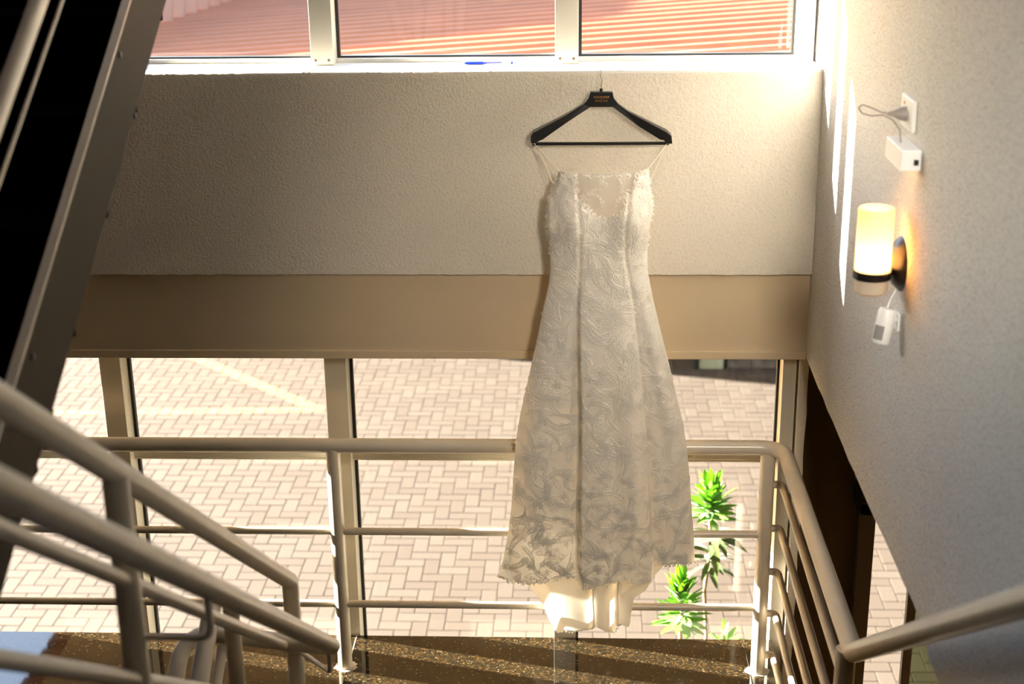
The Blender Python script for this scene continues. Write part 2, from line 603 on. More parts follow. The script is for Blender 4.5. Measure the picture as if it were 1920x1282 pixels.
def window(name, z0, z1, xs_m, rail_h, transom=None, jamb=(0.680, 0.726), sill_top=None):
    w = empty(name, (0, 0, z0), kind='structure')
    for x0, x1 in xs_m:
        bm = bmesh.new(); mull(bm, x0, x1, z0, z1)
        mo = obj('mullion', bm, 'aluminium', w)
        # thin gasket line beside the pane
        obj('gasket', box(x1, x1 + 0.010, 4.572, 4.590, z0, z1), 'gasket', mo)
        if name == 'window_1':
            for sx_ in (x0 + 0.015, x1 - 0.015):
                obj('screw', lathe([(0.0001, 0), (0.0042, 0.0), (0.0042, 0.003), (0.0001, 0.004)], 10, axis='Z'), 'bark', mo).matrix_world = \
                    Matrix.Translation((sx_, 4.501, z0 + 0.016)) @ Matrix.Rotation(R(90), 4, 'X')
    bm = bmesh.new(); mull(bm, jamb[0], jamb[1], z0, z1)
    obj('jamb', bm, 'aluminium', w)
    obj('gasket', box(jamb[0] - 0.008, jamb[0], 4.572, 4.590, z0, z1), 'gasket', w)
    edges = [LX] + [e for p in xs_m for e in p] + [jamb[0]]
    bays = [(edges[i], edges[i + 1]) for i in range(0, len(edges), 2)]
    for a, c in bays:
        if rail_h:
            obj('bottom_rail', box(a, c, 4.555, 4.60, z0, z0 + rail_h, bev=0.002), 'white_paint', w)
            obj('gasket', box(a, c, 4.574, 4.592, z0 + rail_h, z0 + rail_h + 0.006), 'gasket', w)
        if transom:
            bm = box(a, c, 4.545, 4.60, transom[0] + 0.010, transom[1], bev=0.002)
            add_box(bm, a, c, 4.548, 4.598, transom[0], transom[0] + 0.009, bev=0.001)
            obj('transom', bm, 'aluminium', w)
            obj('pane', box(a, c, 4.580, 4.586, z0, transom[0]), 'glass', w)
            obj('pane', box(a, c, 4.580, 4.586, transom[1], z1), 'glass', w)
        else:
            obj('pane', box(a, c, 4.580, 4.586, z0 + rail_h, z1), 'glass', w)
    return w
up = [(-2.355, -2.284), (-1.593, -1.522), (-0.831, -0.760), (-0.069, 0.003)]
lowm = [(-2.375, -2.301), (-1.613, -1.541), (-0.848, -0.774), (-0.080, -0.004)]
w1 = window('window_1', 2.031, 2.84, up, 0.013, jamb=(0.674, 0.710))
obj('side_frame', box(0.711, 0.726, 4.51, 4.62, 2.031, 2.84, bev=0.002), 'white_paint', w1)
obj('latch', box(0.688, 0.700, 4.494, 4.50, 2.085, 2.10, bev=0.001), 'chrome', w1)
bm = box(LX, RX, 4.353, 4.64, 2.024, 2.0312)
obj('sill', bm, 'white_paint', w1)
w2 = window('window_2', -0.30, 1.106, lowm, 0.0, transom=(0.665, 0.722), jamb=(0.681, 0.726))
w3 = window('added_upper_window', 3.35, 5.2, up, 0.02, jamb=(0.674, 0.71))  # unseen glazing higher up, added for the sunlight it lets in

# pier, dark entrance wall, glazed door below right
def pier():
    bm = bmesh.new()
    rn = random.Random(9)
    n_ = 60
    A = []
    for i in range(n_ + 1):
        z = -2.0 + 3.13 * i / n_
        x = 0.7625 + 0.0022 * rn.uniform(-1, 1)
        A.append([bm.verts.new(p) for p in ((0.733, 4.48, z), (x, 4.482, z), (x + 0.004, 4.60, z), (0.733, 4.60, z))])
    for i in range(n_):
        for k in range(4):
            bm.faces.new((A[i][k], A[i][(k + 1) % 4], A[i + 1][(k + 1) % 4], A[i + 1][k]))
    bm.faces.new(A[0][::-1]); bm.faces.new(A[-1])
    return bm
obj('wall_pier', pier(), 'cream_stucco', kind='structure')
obj('wall_entrance', box(0.755, 0.985, 4.60, 4.75, -2.0, 1.6), 'shade_brown', kind='structure')
d1 = empty('door_1', (1.0, 4.60, -2.0), kind='structure')
obj('stile', box(0.985, 1.040, 4.57, 4.66, -2.0, 0.50, bev=0.002), 'bronze', d1)
obj('stile', box(1.180, 1.212, 4.595, 4.625, -2.0, 0.455, bev=0.002), 'bronze', d1)
bm = box(0.985, 2.0, 4.57, 4.66, 0.455, 0.508, bev=0.002)
add_box(bm, 0.985, 2.0, 4.575, 4.66, 0.511, 0.72, bev=0.002)
obj('header', bm, 'bronze', d1)
obj('fanlight_panel', box(0.985, 2.0, 4.62, 4.65, 0.72, 1.6), 'shade_brown', d1)
obj('pane', box(1.212, 2.0, 4.61, 4.616, -2.0, 0.455), 'tinted_glass', d1, label='greenish tinted pane')
bm = prism_xz([(0.962, 0.66), (0.985, 0.64), (0.985, 0.50), (0.976, 0.465), (0.962, 0.50)], 4.555, 4.60)
obj('closer', bm, 'black_plastic', d1)
obj('ceiling_porch', box(RX + 0.2, 2.2, -3.2, 4.75, 1.6, 1.7), 'shade_brown', kind='structure')
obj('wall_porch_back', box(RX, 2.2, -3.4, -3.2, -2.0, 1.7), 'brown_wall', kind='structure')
obj('wall_porch', box(2.0, 2.2, -3.2, 4.75, -2.0, 1.6), 'shade_brown', kind='structure')

# ------------------------------------------------------------------ landing railing (one welded thing)
RY = 4.295
lr = empty('landing_railing', (0.617, RY, 0.0), label='cream tubular guard rail along the window and right edge of the landing', cat='railing')
HR, RR, PR = 0.0245, 0.0128, 0.0245
SL = 0.69
obj('handrail', tube([(LX + 0.02, RY, 0.830), (0.665, RY, 0.830), (0.665, 3.05, 0.838), (0.665, 0.55, 0.838 + 2.5 * SL)], HR, 20,
                     rad=[0, 0.085, 0.012, 0]), 'railing_paint', lr, smooth=True)
for z in (0.519, 0.245):
    obj('rail', tube([(LX + 0.02, RY, z), (0.617, RY, z)], RR, 14), 'railing_paint', lr, smooth=True)
for x in (-2.22, -0.797, 0.617):
    p = obj('post', tube([(x, RY, 0.0), (x, RY, 0.822)], PR, 20), 'railing_paint', lr, smooth=True)
    bm = bmesh.new()
    rn = random.Random(int(x * 100))
    n_ = 26
    c0 = bm.verts.new((x, RY, 0.003))
    ring = [bm.verts.new((x + math.cos(2 * PI * k / n_) * (0.034 + 0.016 * rn.random()), RY + math.sin(2 * PI * k / n_) * (0.030 + 0.010 * rn.random()), 0.0008)) for k in range(n_)]
    for k in range(n_):
        bm.faces.new((c0, ring[k], ring[(k + 1) % n_]))
    obj('grout_patch', bm, 'grout', p)
for z in (0.70, 0.542, 0.382, 0.225, 0.066):
    obj('rail', tube([(0.617, RY, z), (0.667, RY, z), (0.667, 3.07, z)], RR, 14, rad=0.022), 'railing_paint', lr, smooth=True)
obj('post', tube([(0.652, 3.072, 0.0), (0.652, 3.072, 0.835)], PR, 20), 'railing_paint', lr, smooth=True)
obj('post', tube([(0.652, 1.30, 1.30), (0.652, 1.30, 0.838 + SL * 1.75)], PR, 20), 'railing_paint', lr, smooth=True)

# stair railing on the left of the flight
AX = -0.73
def zA(y): return 1.083 + (2.999 - y) * 0.7137
sr = empty('stair_railing', (AX, 3.215, 0), label='cream stair railing sloping down the lower left, with inner handrail looping round its foot', cat='railing')
TR = 0.0215
obj('handrail', tube([(AX, 0.75, zA(0.75)), (AX, 3.235, zA(3.235)), (AX, 3.235, 0.55)], TR, 20, rad=[0, 0.03, 0]), 'railing_paint', sr, smooth=True)
obj('rail', tube([(AX, 0.75, 1.859 + (1.642 - 0.75) * 0.72), (AX, 3.225, 1.859 - (3.225 - 1.642) * 0.72)], 0.0135, 14), 'railing_paint', sr, smooth=True)
obj('rail', tube([(AX, 0.75, 1.724 + (1.559 - 0.75) * 0.70), (AX, 3.225, 1.724 - (3.225 - 1.559) * 0.70)], 0.0135, 14), 'railing_paint', sr, smooth=True)
p1 = obj('post', tube([(AX, 2.05, 0.60), (AX, 2.05, zA(2.05) - 0.01)], 0.0215, 20), 'railing_paint', sr, smooth=True)
obj('post', tube([(AX, 3.235, 0.0), (AX, 3.235, 0.62)], 0.0215, 20), 'railing_paint', sr, smooth=True)
obj('post', tube([(AX, 0.85, 1.30), (AX, 0.85, zA(0.85) - 0.01)], 0.0215, 20), 'railing_paint', sr, smooth=True)

# inner handrail: comes down, turns across the well and goes on down the next flight
BX = -0.60
def zH(y): return 1.531 + (2.087 - y) * 0.7165
hr = sr                                     # bracketed to the same posts: one welded thing
obj('inner_handrail', tube([(BX, 0.75, zH(0.75)), (BX, 3.115, zH(3.115)), (-0.985, 3.135, 0.828), (-0.985, 1.9, 0.828 - 1.235 * 0.70)], TR, 20, rad=[0, 0.075, 0.085, 0]),
    'railing_paint', hr, smooth=True)
z = zH(2.05)
obj('bracket', tube([(AX + 0.015, 2.05, z - 0.095), (BX, 2.05, z - 0.095), (BX, 2.05, z - 0.012)], 0.0062, 10, rad=0.022), 'railing_paint', hr, smooth=True)
obj('bracket', tube([(AX + 0.012, 3.228, 0.715), (BX - 0.002, 3.035, 0.775), (BX - 0.002, 3.035, zH(3.035) - 0.012)], 0.0062, 10, rad=0.022), 'railing_paint', hr, smooth=True)

# railing of the flight that goes on down
CX_ = -0.868
cr_ = empty('lower_stair_railing', (CX_, 3.06, 0), label='cream railing top of the flight going down, behind the foot of the sloping railing', cat='railing')
obj('handrail', tube([(CX_ - 0.02, 3.075, 0.945), (CX_ - 0.02, 1.9, 0.945 - 1.175 * 0.68)], 0.0225, 20), 'railing_paint', cr_, smooth=True)
obj('post', tube([(CX_ + 0.02, 3.085, 0.0), (CX_ + 0.02, 3.085, 0.95)], 0.020, 20), 'railing_paint', cr_, smooth=True)
obj('rail', tube([(CX_ - 0.005, 3.07, 0.82), (CX_ - 0.005, 1.9, 0.82 - 1.17 * 0.68)], 0.0135, 14), 'railing_paint', cr_, smooth=True)

# ------------------------------------------------------------------ upper flight (dark, top left): stringer, black treads, rail
ub = empty('upper_stair', (-0.92, 1.0, 0.9), label='dark upper stair flight with steel stringer and black treads, top left', cat='staircase')
def zB(y): return 2.7 - 2.405 * 0.92 + 0.6366 * y     # top edge of the near stringer
def stringer(x0, x1, y0, y1, h, off=0.0):
    return prism_yz([(y0, zB(y0) + off), (y1, zB(y1) + off), (y1, zB(y1) + off - h), (y0, zB(y0) + off - h)], x0, x1)
s_ = obj('stringer', stringer(-0.932, -0.92, 0.4, 4.28, 0.198), 'stringer_paint', ub)
for (y, z) in ((2.885, 2.295), (2.943, 2.161), (2.25, 1.881), (2.30, 1.76)):
    obj('bolt', lathe([(0.0001, 0.004), (0.006, 0.003), (0.007, 0.0)], 10, axis='X', origin=(-0.9195, y, z)), 'gasket', s_)
obj('lit_edge', stringer(-0.9345, -0.917, 0.4, 4.28, 0.006, 0.006), 'railing_paint', ub, label='pale strip for the lit top edge of the stringer')  # pale colour stands in for light caught along the stringer top
obj('thin_rail', tube([(-0.94, 0.4, zB(0.4) + 0.253), (-0.94, 4.28, zB(4.28) + 0.253)], 0.0035, 8), 'railing_paint', ub, smooth=True)
for i in range(15):
    y0 = 0.45 + 0.255 * i
    z = zB(y0) - 0.035
    t_ = obj('tread', box(-1.95, -0.934, y0, y0 + 0.27, z - 0.045, z, bev=0.002), 'black_granite', ub)
    obj('riser', box(-1.94, -0.936, y0 + 0.006, y0 + 0.022, z - 0.165, z - 0.045), 'black_granite', t_)
obj('far_stringer', stringer(-1.962, -1.95, 0.4, 4.28, 0.198), 'stringer_paint', ub)
obj('rail', tube([(-0.94, 0.4, zB(0.4) + 0.340), (-0.94, 4.28, zB(4.28) + 0.340)], 0.016, 14), 'railing_paint', ub, smooth=True)
obj('handrail', tube([(-0.94, 0.4, zB(0.4) + 0.95), (-0.94, 4.28, zB(4.28) + 0.95)], 0.0215, 16), 'railing_paint', ub, smooth=True)
for y in (0.6, 3.95):
    obj('post', tube([(-0.94, y, zB(y) - 0.1), (-0.94, y, zB(y) + 0.94)], 0.0215, 16), 'railing_paint', ub, smooth=True)

# ------------------------------------------------------------------ outside: ground, pavers, roofs
ground = empty('ground', (0, 10, -2.0), kind='structure')
obj('bedding', box(-16, 12, 4.66, 24, -2.2, -2.0065), 'joint_sand', ground)
def paver_bm(lx, ly):
    return box(-lx / 2, lx / 2, -ly / 2, ly / 2, -0.05, 0, bev=0.002)
U, GAP = 0.104, 0.005
def mesh_of(bm, name):
    me = bpy.data.meshes.new(name); bm.to_mesh(me); bm.free(); me.materials.append(M['paver']); return me
pH, pV = mesh_of(paver_bm(2 * U - GAP, U - GAP), 'paver'), mesh_of(paver_bm(U - GAP, 2 * U - GAP), 'paver')
spots = []
for i in range(-60, 34):
    for j in range(62, 134):
        m_ = (i - j) % 4
        if m_ == 0: spots.append((U * (i + 1), U * (j + 0.5), 0))
        elif m_ == 2: spots.append((U * (i + 0.5), U * j, 1))
cinv = cam.matrix_world.inverted()
F_ = 2700.0
def px(p):
    q = cinv @ Vector(p)
    return 960 + F_ * q.x / -q.z, 641 - F_ * q.y / -q.z
near = []
for s in spots:
    x, y = px((s[0], s[1], -2.0))
    vis = (-30 < x < 1420 and 665 < y < 1210) or (1600 < x < 1780 and 950 < y < 1310)
    near.append((0 if (vis and y > 860) else 1, s[1], s, vis))
near.sort(key=lambda q: (q[0], q[1]))
rn = random.Random(11)
rest = bmesh.new()
tone_vals = []
for k, (_, _, s, vis) in enumerate(near):
    dz = rn.uniform(-0.0007, 0.0007)
    a = rn.gauss(0, 0.004)
    if k < 300:
        o = bpy.data.objects.new('paver', pH if s[2] == 0 else pV)
        COL.objects.link(o)
        o.parent = ground
        o.location = (s[0], s[1] - 10, dz)
        o.rotation_euler = (0, 0, a)
    else:
        lx, ly = (2 * U - GAP, U - GAP) if s[2] == 0 else (U - GAP, 2 * U - GAP)
        ca, sa = math.cos(a), math.sin(a)
        e = 0.002
        def P(x, y, z): return rest.verts.new((s[0] + x * ca - y * sa, s[1] + x * sa + y * ca, -2.0 + z))
        top = [P(x * (lx / 2 - e), y * (ly / 2 - e), dz) for x, y in ((-1, -1), (1, -1), (1, 1), (-1, 1))]
        mid = [P(x * lx / 2, y * ly / 2, dz - e) for x, y in ((-1, -1), (1, -1), (1, 1), (-1, 1))]
        bot = [P(x * lx / 2, y * ly / 2, -0.03) for x, y in ((-1, -1), (1, -1), (1, 1), (-1, 1))]
        t_ = rn.random()
        rest.faces.new(top); tone_vals += [t_]
        for q in range(4):
            rest.faces.new((top[q], mid[q], mid[(q + 1) % 4], top[(q + 1) % 4]))
            rest.faces.new((mid[q], bot[q], bot[(q + 1) % 4], mid[(q + 1) % 4]))
            tone_vals += [t_, t_]
me = bpy.data.meshes.new('paver_field')
rest.to_mesh(me); rest.free()
me.materials.append(M['paver'])
att = me.attributes.new('tone', 'FLOAT', 'FACE')
att.data.foreach_set('value', tone_vals)
o = bpy.data.objects.new('paver_field', me)
COL.objects.link(o)
o.parent = ground
o.matrix_parent_inverse = Matrix.Translation((0, -10, 2.0))
o['kind'] = 'stuff'
bm = box(-16, 12, 4.66, 6.45, -2.05, -2.003)
add_box(bm, -16, 12, 13.9, 24, -2.05, -2.003)
add_box(bm, -16, -6.3, 6.45, 13.9, -2.05, -2.003)
add_box(bm, 3.55, 12, 6.45, 13.9, -2.05, -2.003)
obj('outer_paving', bm, 'paver', ground)

# ribbed roof sheets just outside the upper window (seen from above), ribs running along the facade
EX = -2.78
def zr(x): return 1.272 + 0.062 * (x - EX)
roof = empty('porch_roof', (0.0, 9.0, 1.3), label='red ribbed metal roof seen through the upper window', cat='roof')
PITCH = 0.27
def xe(y): return EX if y < 8.0 else -3.57 + (y - 11.6) * 0.15      # low edge, then the valley
prof = [(0.0, 0.0), (0.085, 0.0), (0.105, 0.038), (0.150, 0.038), (0.170, 0.0), (0.27, 0.0)]
def roof_sheet(y0, nr, x0, x1):
    bm = bmesh.new()
    pts = []
    for k in range(nr):
        for (a, h) in prof[:-1]:
            pts.append((y0 + k * PITCH + a, h))
    pts.append((y0 + nr * PITCH + 0.03, 0.004))
    rows = []
    for th in (0.0, -0.0015):
        rows.append(([bm.verts.new((xe(y), y, zr(xe(y)) + h + th)) for y, h in pts], [bm.verts.new((x1, y, zr(x1) + h + th)) for y, h in pts]))
    for a, c in rows:
        for i in range(len(pts) - 1):
            bm.faces.new((a[i], a[i + 1], c[i + 1], c[i]))
    return bm
for k in range(13):
    obj('roof_sheet', roof_sheet(4.75 + k * 3 * PITCH, 3, EX, 7.0), 'roof_sheet', roof)
bm = bmesh.new()
v_ = [bm.verts.new(p) for p in ((EX + 0.12, 4.75, zr(EX) - 0.022), (7.0, 4.75, zr(7) - 0.022), (7.0, 15.0, zr(7) - 0.022), (EX + 0.12, 15.0, zr(EX) - 0.022))]
bm.faces.new(v_)
r_ = bmesh.ops.extrude_face_region(bm, geom=bm.faces[:])
for q in r_['geom']:
    if isinstance(q, bmesh.types.BMVert): q.co.z += 0.015
obj('soffit', bm, 'soffit', roof)
# dark scalloped closure along the low end of the sheets
bm = bmesh.new()
y = 4.75
while y < 15.2:
    add_tube(bm, [(xe(y) + 0.01, y + 0.127, zr(xe(y)) + 0.002), (xe(y) + 0.03, y + 0.127, zr(xe(y)) + 0.004)], 0.030, 10)
    y += PITCH
obj('end_closure', bm, 'brick_dark', roof)
# second roof beyond the valley, its ribs running up and away
roof2 = empty('side_roof', (-3.5, 12, 1.25), label='small red roof plane with ribs running up and away, beyond the dark jagged valley', cat='roof')
for k in range(8):
    bm = bmesh.new()
    pts = []
    for j in range(3):
        for (a, h) in prof[:-1]:
            pts.append((8.6 + (k * 3 + j) * PITCH + a, h))
    pts.append((8.6 + (k + 1) * 3 * PITCH, 0.0))
    for th in (0, -0.0015):
        a_ = [bm.verts.new((xe(y) - 0.02 - 0.6 * h, y - 0.3 * h, zr(xe(y)) + 0.01 + h + th)) for y, h in pts]
        c_ = [bm.verts.new((xe(y) - 0.02 - 0.6 * h - 0.62, y - 0.3 * h + 3.0, zr(xe(y)) + 1.65 + h + th)) for y, h in pts]
        for i in range(len(pts) - 1):
            bm.faces.new((a_[i], a_[i + 1], c_[i + 1], c_[i]))
    obj('roof_sheet', bm, 'roof_sheet', roof2)

# house the roofs lean on, and the low wall at the far side of the yard
nb = empty('neighbouring_house', (-6.5, 13.7, -2.0), label='house wall at the far side of the paved yard, hidden behind the beam', cat='house')
obj('wing', box(-4.6, -4.0, 13.87, 15.0, -2.05, 1.25), 'house_wall', nb)
obj('wall', box(-4.6, 8.0, 15.0, 15.8, -2.05, 1.9), 'house_wall', nb)
lw = empty('low_wall', (1.9, 12.7, -2.0), label='low dark brick wall at the top edge of the paving, far right', cat='wall')
rn = random.Random(4)
for c in range(5):
    for k in range(9):
        x0 = 1.40 + 0.225 * k + (0.11 if c % 2 else 0)
        if x0 > 3.2: continue
        ob = obj('brick', box(x0, x0 + 0.215, 12.645, 12.745, -2.0 + 0.075 * c, -2.0 + 0.075 * c + 0.067), 'roof_sheet' if (k > 1 and rn.random() < 0.35) else 'brick_dark', lw)
obj('mortar', box(1.405, 3.2, 12.655, 12.735, -2.05, -1.63), 'joint_sand', lw)
kb = empty('concrete_block', (1.23, 12.65, -2.0), label='pale concrete block in dark trim beside the low brick wall', cat='block')
obj('block', box(1.125, 1.36, 12.62, 12.85, -2.02, -1.72, bev=0.02), 'concrete', kb)
obj('edging', box(1.085, 1.120, 12.60, 12.90, -2.02, -1.70, bev=0.004), 'gasket', kb, label='black edging')

# ------------------------------------------------------------------ plants outside
def leaf_mesh(name, L, Wd, droop, material, fold=0.25, seg=6):
    bm = bmesh.new()
    rows = []
    for i in range(seg + 1):
        t = i / seg
        w = Wd * (math.sin(PI * min(1, t * 0.92 + 0.08)) ** 0.8) * (1.0 if t < 0.98 else 0.05) / 2
        y = L * t * (1 - 0.15 * droop * t)
        z = L * (0.10 * t - droop * 0.5 * t * t)
        rows.append((bm.verts.new((-w, y, z + w * fold)), bm.verts.new((0, y, z)), bm.verts.new((w, y, z + w * fold))))
    for i in range(seg):
        a, c = rows[i], rows[i + 1]
        bm.faces.new((a[0], a[1], c[1], c[0])); bm.faces.new((a[1], a[2], c[2], c[1]))
    for f in bm.faces: f.smooth = True
    me = bpy.data.meshes.new(name)
    bm.to_mesh(me); bm.free()
    me.materials.append(M[material])
    return me
LM = [leaf_mesh('leaf', 0.135, 0.040, 0.25, 'leaf'), leaf_mesh('leaf', 0.115, 0.036, 0.5, 'leaf'), leaf_mesh('leaf', 0.15, 0.042, 0.1, 'leaf'),
      leaf_mesh('leaf', 0.17, 0.040, 0.7, 'dark_leaf'), leaf_mesh('leaf', 0.14, 0.036, 0.4, 'dark_leaf')]
PY = 6.1
def PW(x, z, PY=6.1): return Vector((x * PY / 5.3, PY, 2.7 + (z - 2.7) * PY / 5.3))
def crown(parent, pos, n_, els, meshes, seed, sc=1.0, spread=0.03, height=0.10):
    rn = random.Random(seed)
    for i in range(n_):
        t = i / max(1, n_ - 1)
        az = i * 2.39996 + rn.uniform(-0.3, 0.3)
        el = R(els[0] + (els[1] - els[0]) * t + rn.uniform(-10, 10))
        o = bpy.data.objects.new('leaf', rn.choice(meshes))
        COL.objects.link(o)
        o.parent = parent
        base = pos + Vector((math.cos(az), math.sin(az), 0)) * 0.008 + Vector((0, 0, height * t))
        o.location = base - Vector(parent.location)
        k = sc * rn.uniform(0.8, 1.15)
        o.rotation_euler = Euler((el, rn.uniform(-0.3, 0.3), az - PI / 2), 'XYZ')
        o.scale = (k, k, k)
pl = empty('tall_dracaena', PW(0.545, 0) * 1, label='taller leafy green plant behind the railing, crown above its bare stem', cat='plant')
pl.location.z = -2.0
top, midp = PW(0.538, 0.08), PW(0.55, -0.04)
stx = PW(0.545, -0.46)
obj('stem', tube([(stx.x, PY, -2.0), (stx.x - 0.004, PY, stx.z), (stx.x - 0.02, PY, PW(0, -0.25).z), (midp.x, PY, midp.z), (top.x - 0.005, PY, top.z + 0.08)], 0.0085, 10, rad=0.05), 'bark', pl, smooth=True)
crown(pl, top, 84, (-5, 84), LM[:3], 21, 0.92, height=0.12)
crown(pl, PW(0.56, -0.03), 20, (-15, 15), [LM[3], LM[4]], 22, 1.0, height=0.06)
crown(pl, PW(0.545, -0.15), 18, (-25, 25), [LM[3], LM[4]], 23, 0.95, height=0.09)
pl2 = empty('short_dracaena', PW(0.44, 0, 5.65) * 1, label='shorter bushy green plant at left of the bare stem', cat='plant')
pl2.location.z = -2.0
c2 = PW(0.435, -0.42, 5.65)
obj('stem', tube([(c2.x, 5.65, -2.0), (c2.x, 5.65, c2.z + 0.1)], 0.010, 10), 'bark', pl2, smooth=True)
crown(pl2, c2, 96, (-14, 82), LM[:3], 31, 0.88, height=0.19)
pl3 = empty('seedling', PW(0.63, 0) * 1, label='few small green shoots just above the landing edge, right of the stem', cat='plant')
pl3.location.z = -2.0
c3 = PW(0.62, -0.50)
obj('stem', tube([(c3.x, PY, -2.0), (c3.x, PY, c3.z + 0.02)], 0.006, 8), 'bark', pl3, smooth=True)
crown(pl3, c3, 9, (20, 75), LM[:2], 41, 0.8, height=0.02)

# ------------------------------------------------------------------ things on the right wall
lamp = empty('wall_lamp', (RX, 3.16, 1.776), label='lit wall sconce with opal glass cylinder, black band and round black plate', cat='lamp')
LCX, LCY, LCZ = 0.662, 3.135, 1.762
obj('wall_plate', lathe([(0.0001, -0.030), (0.02, -0.029), (0.045, -0.020), (0.060, -0.006), (0.0625, 0.0)], 40, axis='X', origin=(RX, 3.165, 1.776)), 'black_plastic', lamp, smooth=True)
obj('arm', tube([(RX - 0.02, 3.165, 1.766), (LCX + 0.03, LCY, LCZ)], 0.011, 12), 'black_plastic', lamp, smooth=True)
obj('band', lathe([(0.0395, -0.009), (0.0425, -0.009), (0.0425, 0.009), (0.0395, 0.009)], 40, origin=(LCX, LCY, LCZ)), 'black_plastic', lamp, smooth=True)
obj('cup', lathe([(0.0001, -0.047), (0.030, -0.046), (0.0365, -0.040), (0.0385, -0.008), (0.0001, -0.006)], 40, origin=(LCX, LCY, LCZ)), 'opal_glass', lamp, smooth=True)
obj('shade', lathe([(0.0395, -0.004), (0.0395, 0.150), (0.0375, 0.152), (0.0370, 0.150), (0.0370, -0.004)], 40, origin=(LCX, LCY, LCZ)), 'opal_glass', lamp, smooth=True)
obj('bulb', lathe([(0.0001, 0.0), (0.012, 0.004), (0.012, 0.012), (0.017, 0.025), (0.017, 0.050), (0.0001, 0.066)], 20, origin=(LCX, LCY, LCZ)), 'bulb', lamp, smooth=True)

ms = empty('motion_sensor', (RX, 3.15, 1.645), label='white motion sensor on a small bracket below the lit lamp', cat='sensor')
bm = lathe([(0.0001, -0.042), (0.018, -0.041), (0.021, -0.036), (0.021, 0.034), (0.018, 0.040), (0.0001, 0.042)], 28)
bmesh.ops.transform(bm, matrix=Matrix.Translation((0.697, 3.13, 1.640)) @ Matrix.Rotation(R(10), 4, 'Y') @ Matrix.Rotation(R(-8), 4, 'X'), verts=bm.verts)
sb = obj('housing', bm, 'white_plastic', ms, smooth=True)
bm = bmesh.new()
g_ = []
for i in range(9):
    a = R(-168 + 8.5 * i)
    g_.append([bm.verts.new((0.0216 * math.cos(a), 0.0216 * math.sin(a), z)) for z in (-0.032, 0.001)])
for i in range(8):
    bm.faces.new((g_[i][0], g_[i + 1][0], g_[i + 1][1], g_[i][1]))
bmesh.ops.transform(bm, matrix=Matrix.Translation((0.697, 3.13, 1.640)) @ Matrix.Rotation(R(10), 4, 'Y') @ Matrix.Rotation(R(-8), 4, 'X'), verts=bm.verts)
obj('lens_window', bm, 'dark_lens', sb, smooth=True)
bm = box(RX - 0.006, RX, 3.13, 3.17, 1.625, 1.665, bev=0.002)
add_tube(bm, [(RX - 0.004, 3.15, 1.648), (0.708, 3.14, 1.645)], 0.006, 10)
obj('bracket', bm, 'white_plastic', ms)
obj('cable', tube([(0.703, 3.14, 1.678), (0.712, 3.15, 1.70), (0.722, 3.16, 1.712), (0.727, 3.165, 1.722)], 0.0018, 8, rad=0.01), 'white_plastic', ms, smooth=True)

sk_ = empty('power_socket', (RX, 3.19, 2.114), label='white socket plate on the right wall above the adapter box', cat='socket')
obj('plate', box(RX - 0.010, RX, 3.128, 3.246, 2.080, 2.149, bev=0.003), 'white_plastic', sk_)
obj('indicator', box(RX - 0.0115, RX - 0.009, 3.205, 3.213, 2.130, 2.137), 'gold_print', sk_)
pg = empty('power_plug', (RX - 0.012, 3.19, 2.112), label='grey plug with looped cable pushed into the white socket', cat='plug')
obj('plug_body', lathe([(0.0001, -0.042), (0.004, -0.040), (0.007, -0.026), (0.015, -0.010), (0.0165, 0.0)], 20, axis='X', origin=(RX - 0.010, 3.19, 2.112)), 'grey_plastic', pg, smooth=True)
cab = [(0.688, 3.19, 2.112), (0.672, 3.21, 2.112), (0.655, 3.24, 2.117), (0.640, 3.26, 2.120), (0.632, 3.27, 2.112), (0.640, 3.26, 2.100), (0.656, 3.23, 2.100),
       (0.674, 3.20, 2.108), (0.690, 3.17, 2.102), (0.702, 3.15, 2.085), (0.705, 3.14, 2.058)]
obj('cable', tube(cab, 0.0020, 8, rad=0.012), 'grey_plastic', pg, smooth=True)
ab_ = empty('adapter_box', (RX, 3.12, 2.035), label='small white box on the right wall hanging below the socket', cat='box')
obj('case', box(0.688, RX, 3.055, 3.215, 2.012, 2.058, bev=0.003), 'white_plastic', ab_)
obj('button', box(0.716, 0.726, 3.051, 3.056, 2.026, 2.038, bev=0.001), 'black_plastic', ab_, label='black button')

# ------------------------------------------------------------------ pen on the sill
pn = empty('ballpoint_pen', (-0.275, 4.50, 2.0315), label='clear ballpoint pen with blue cap lying on the white sill', cat='pen')
pz = 2.0352
obj('barrel', tube([(-0.343, 4.50, pz), (-0.205, 4.505, pz)], 0.0037, 8), 'clear_plastic', pn)
obj('ink_tube', tube([(-0.30, 4.4965, pz + 0.0022), (-0.235, 4.4985, pz + 0.0022)], 0.0016, 6), 'blue_plastic', pn)
obj('cap', tube([(-0.352, 4.4985, pz), (-0.345, 4.4985, pz), (-0.293, 4.5005, pz)], [0.002, 0.0052, 0.0048], 10), 'blue_plastic', pn, smooth=True)
obj('clip', box(-0.338, -0.283, 4.492, 4.495, pz - 0.001, pz + 0.002), 'blue_plastic', pn)
obj('end_plug', tube([(-0.206, 4.505, pz), (-0.201, 4.505, pz)], 0.0040, 10), 'blue_plastic', pn)

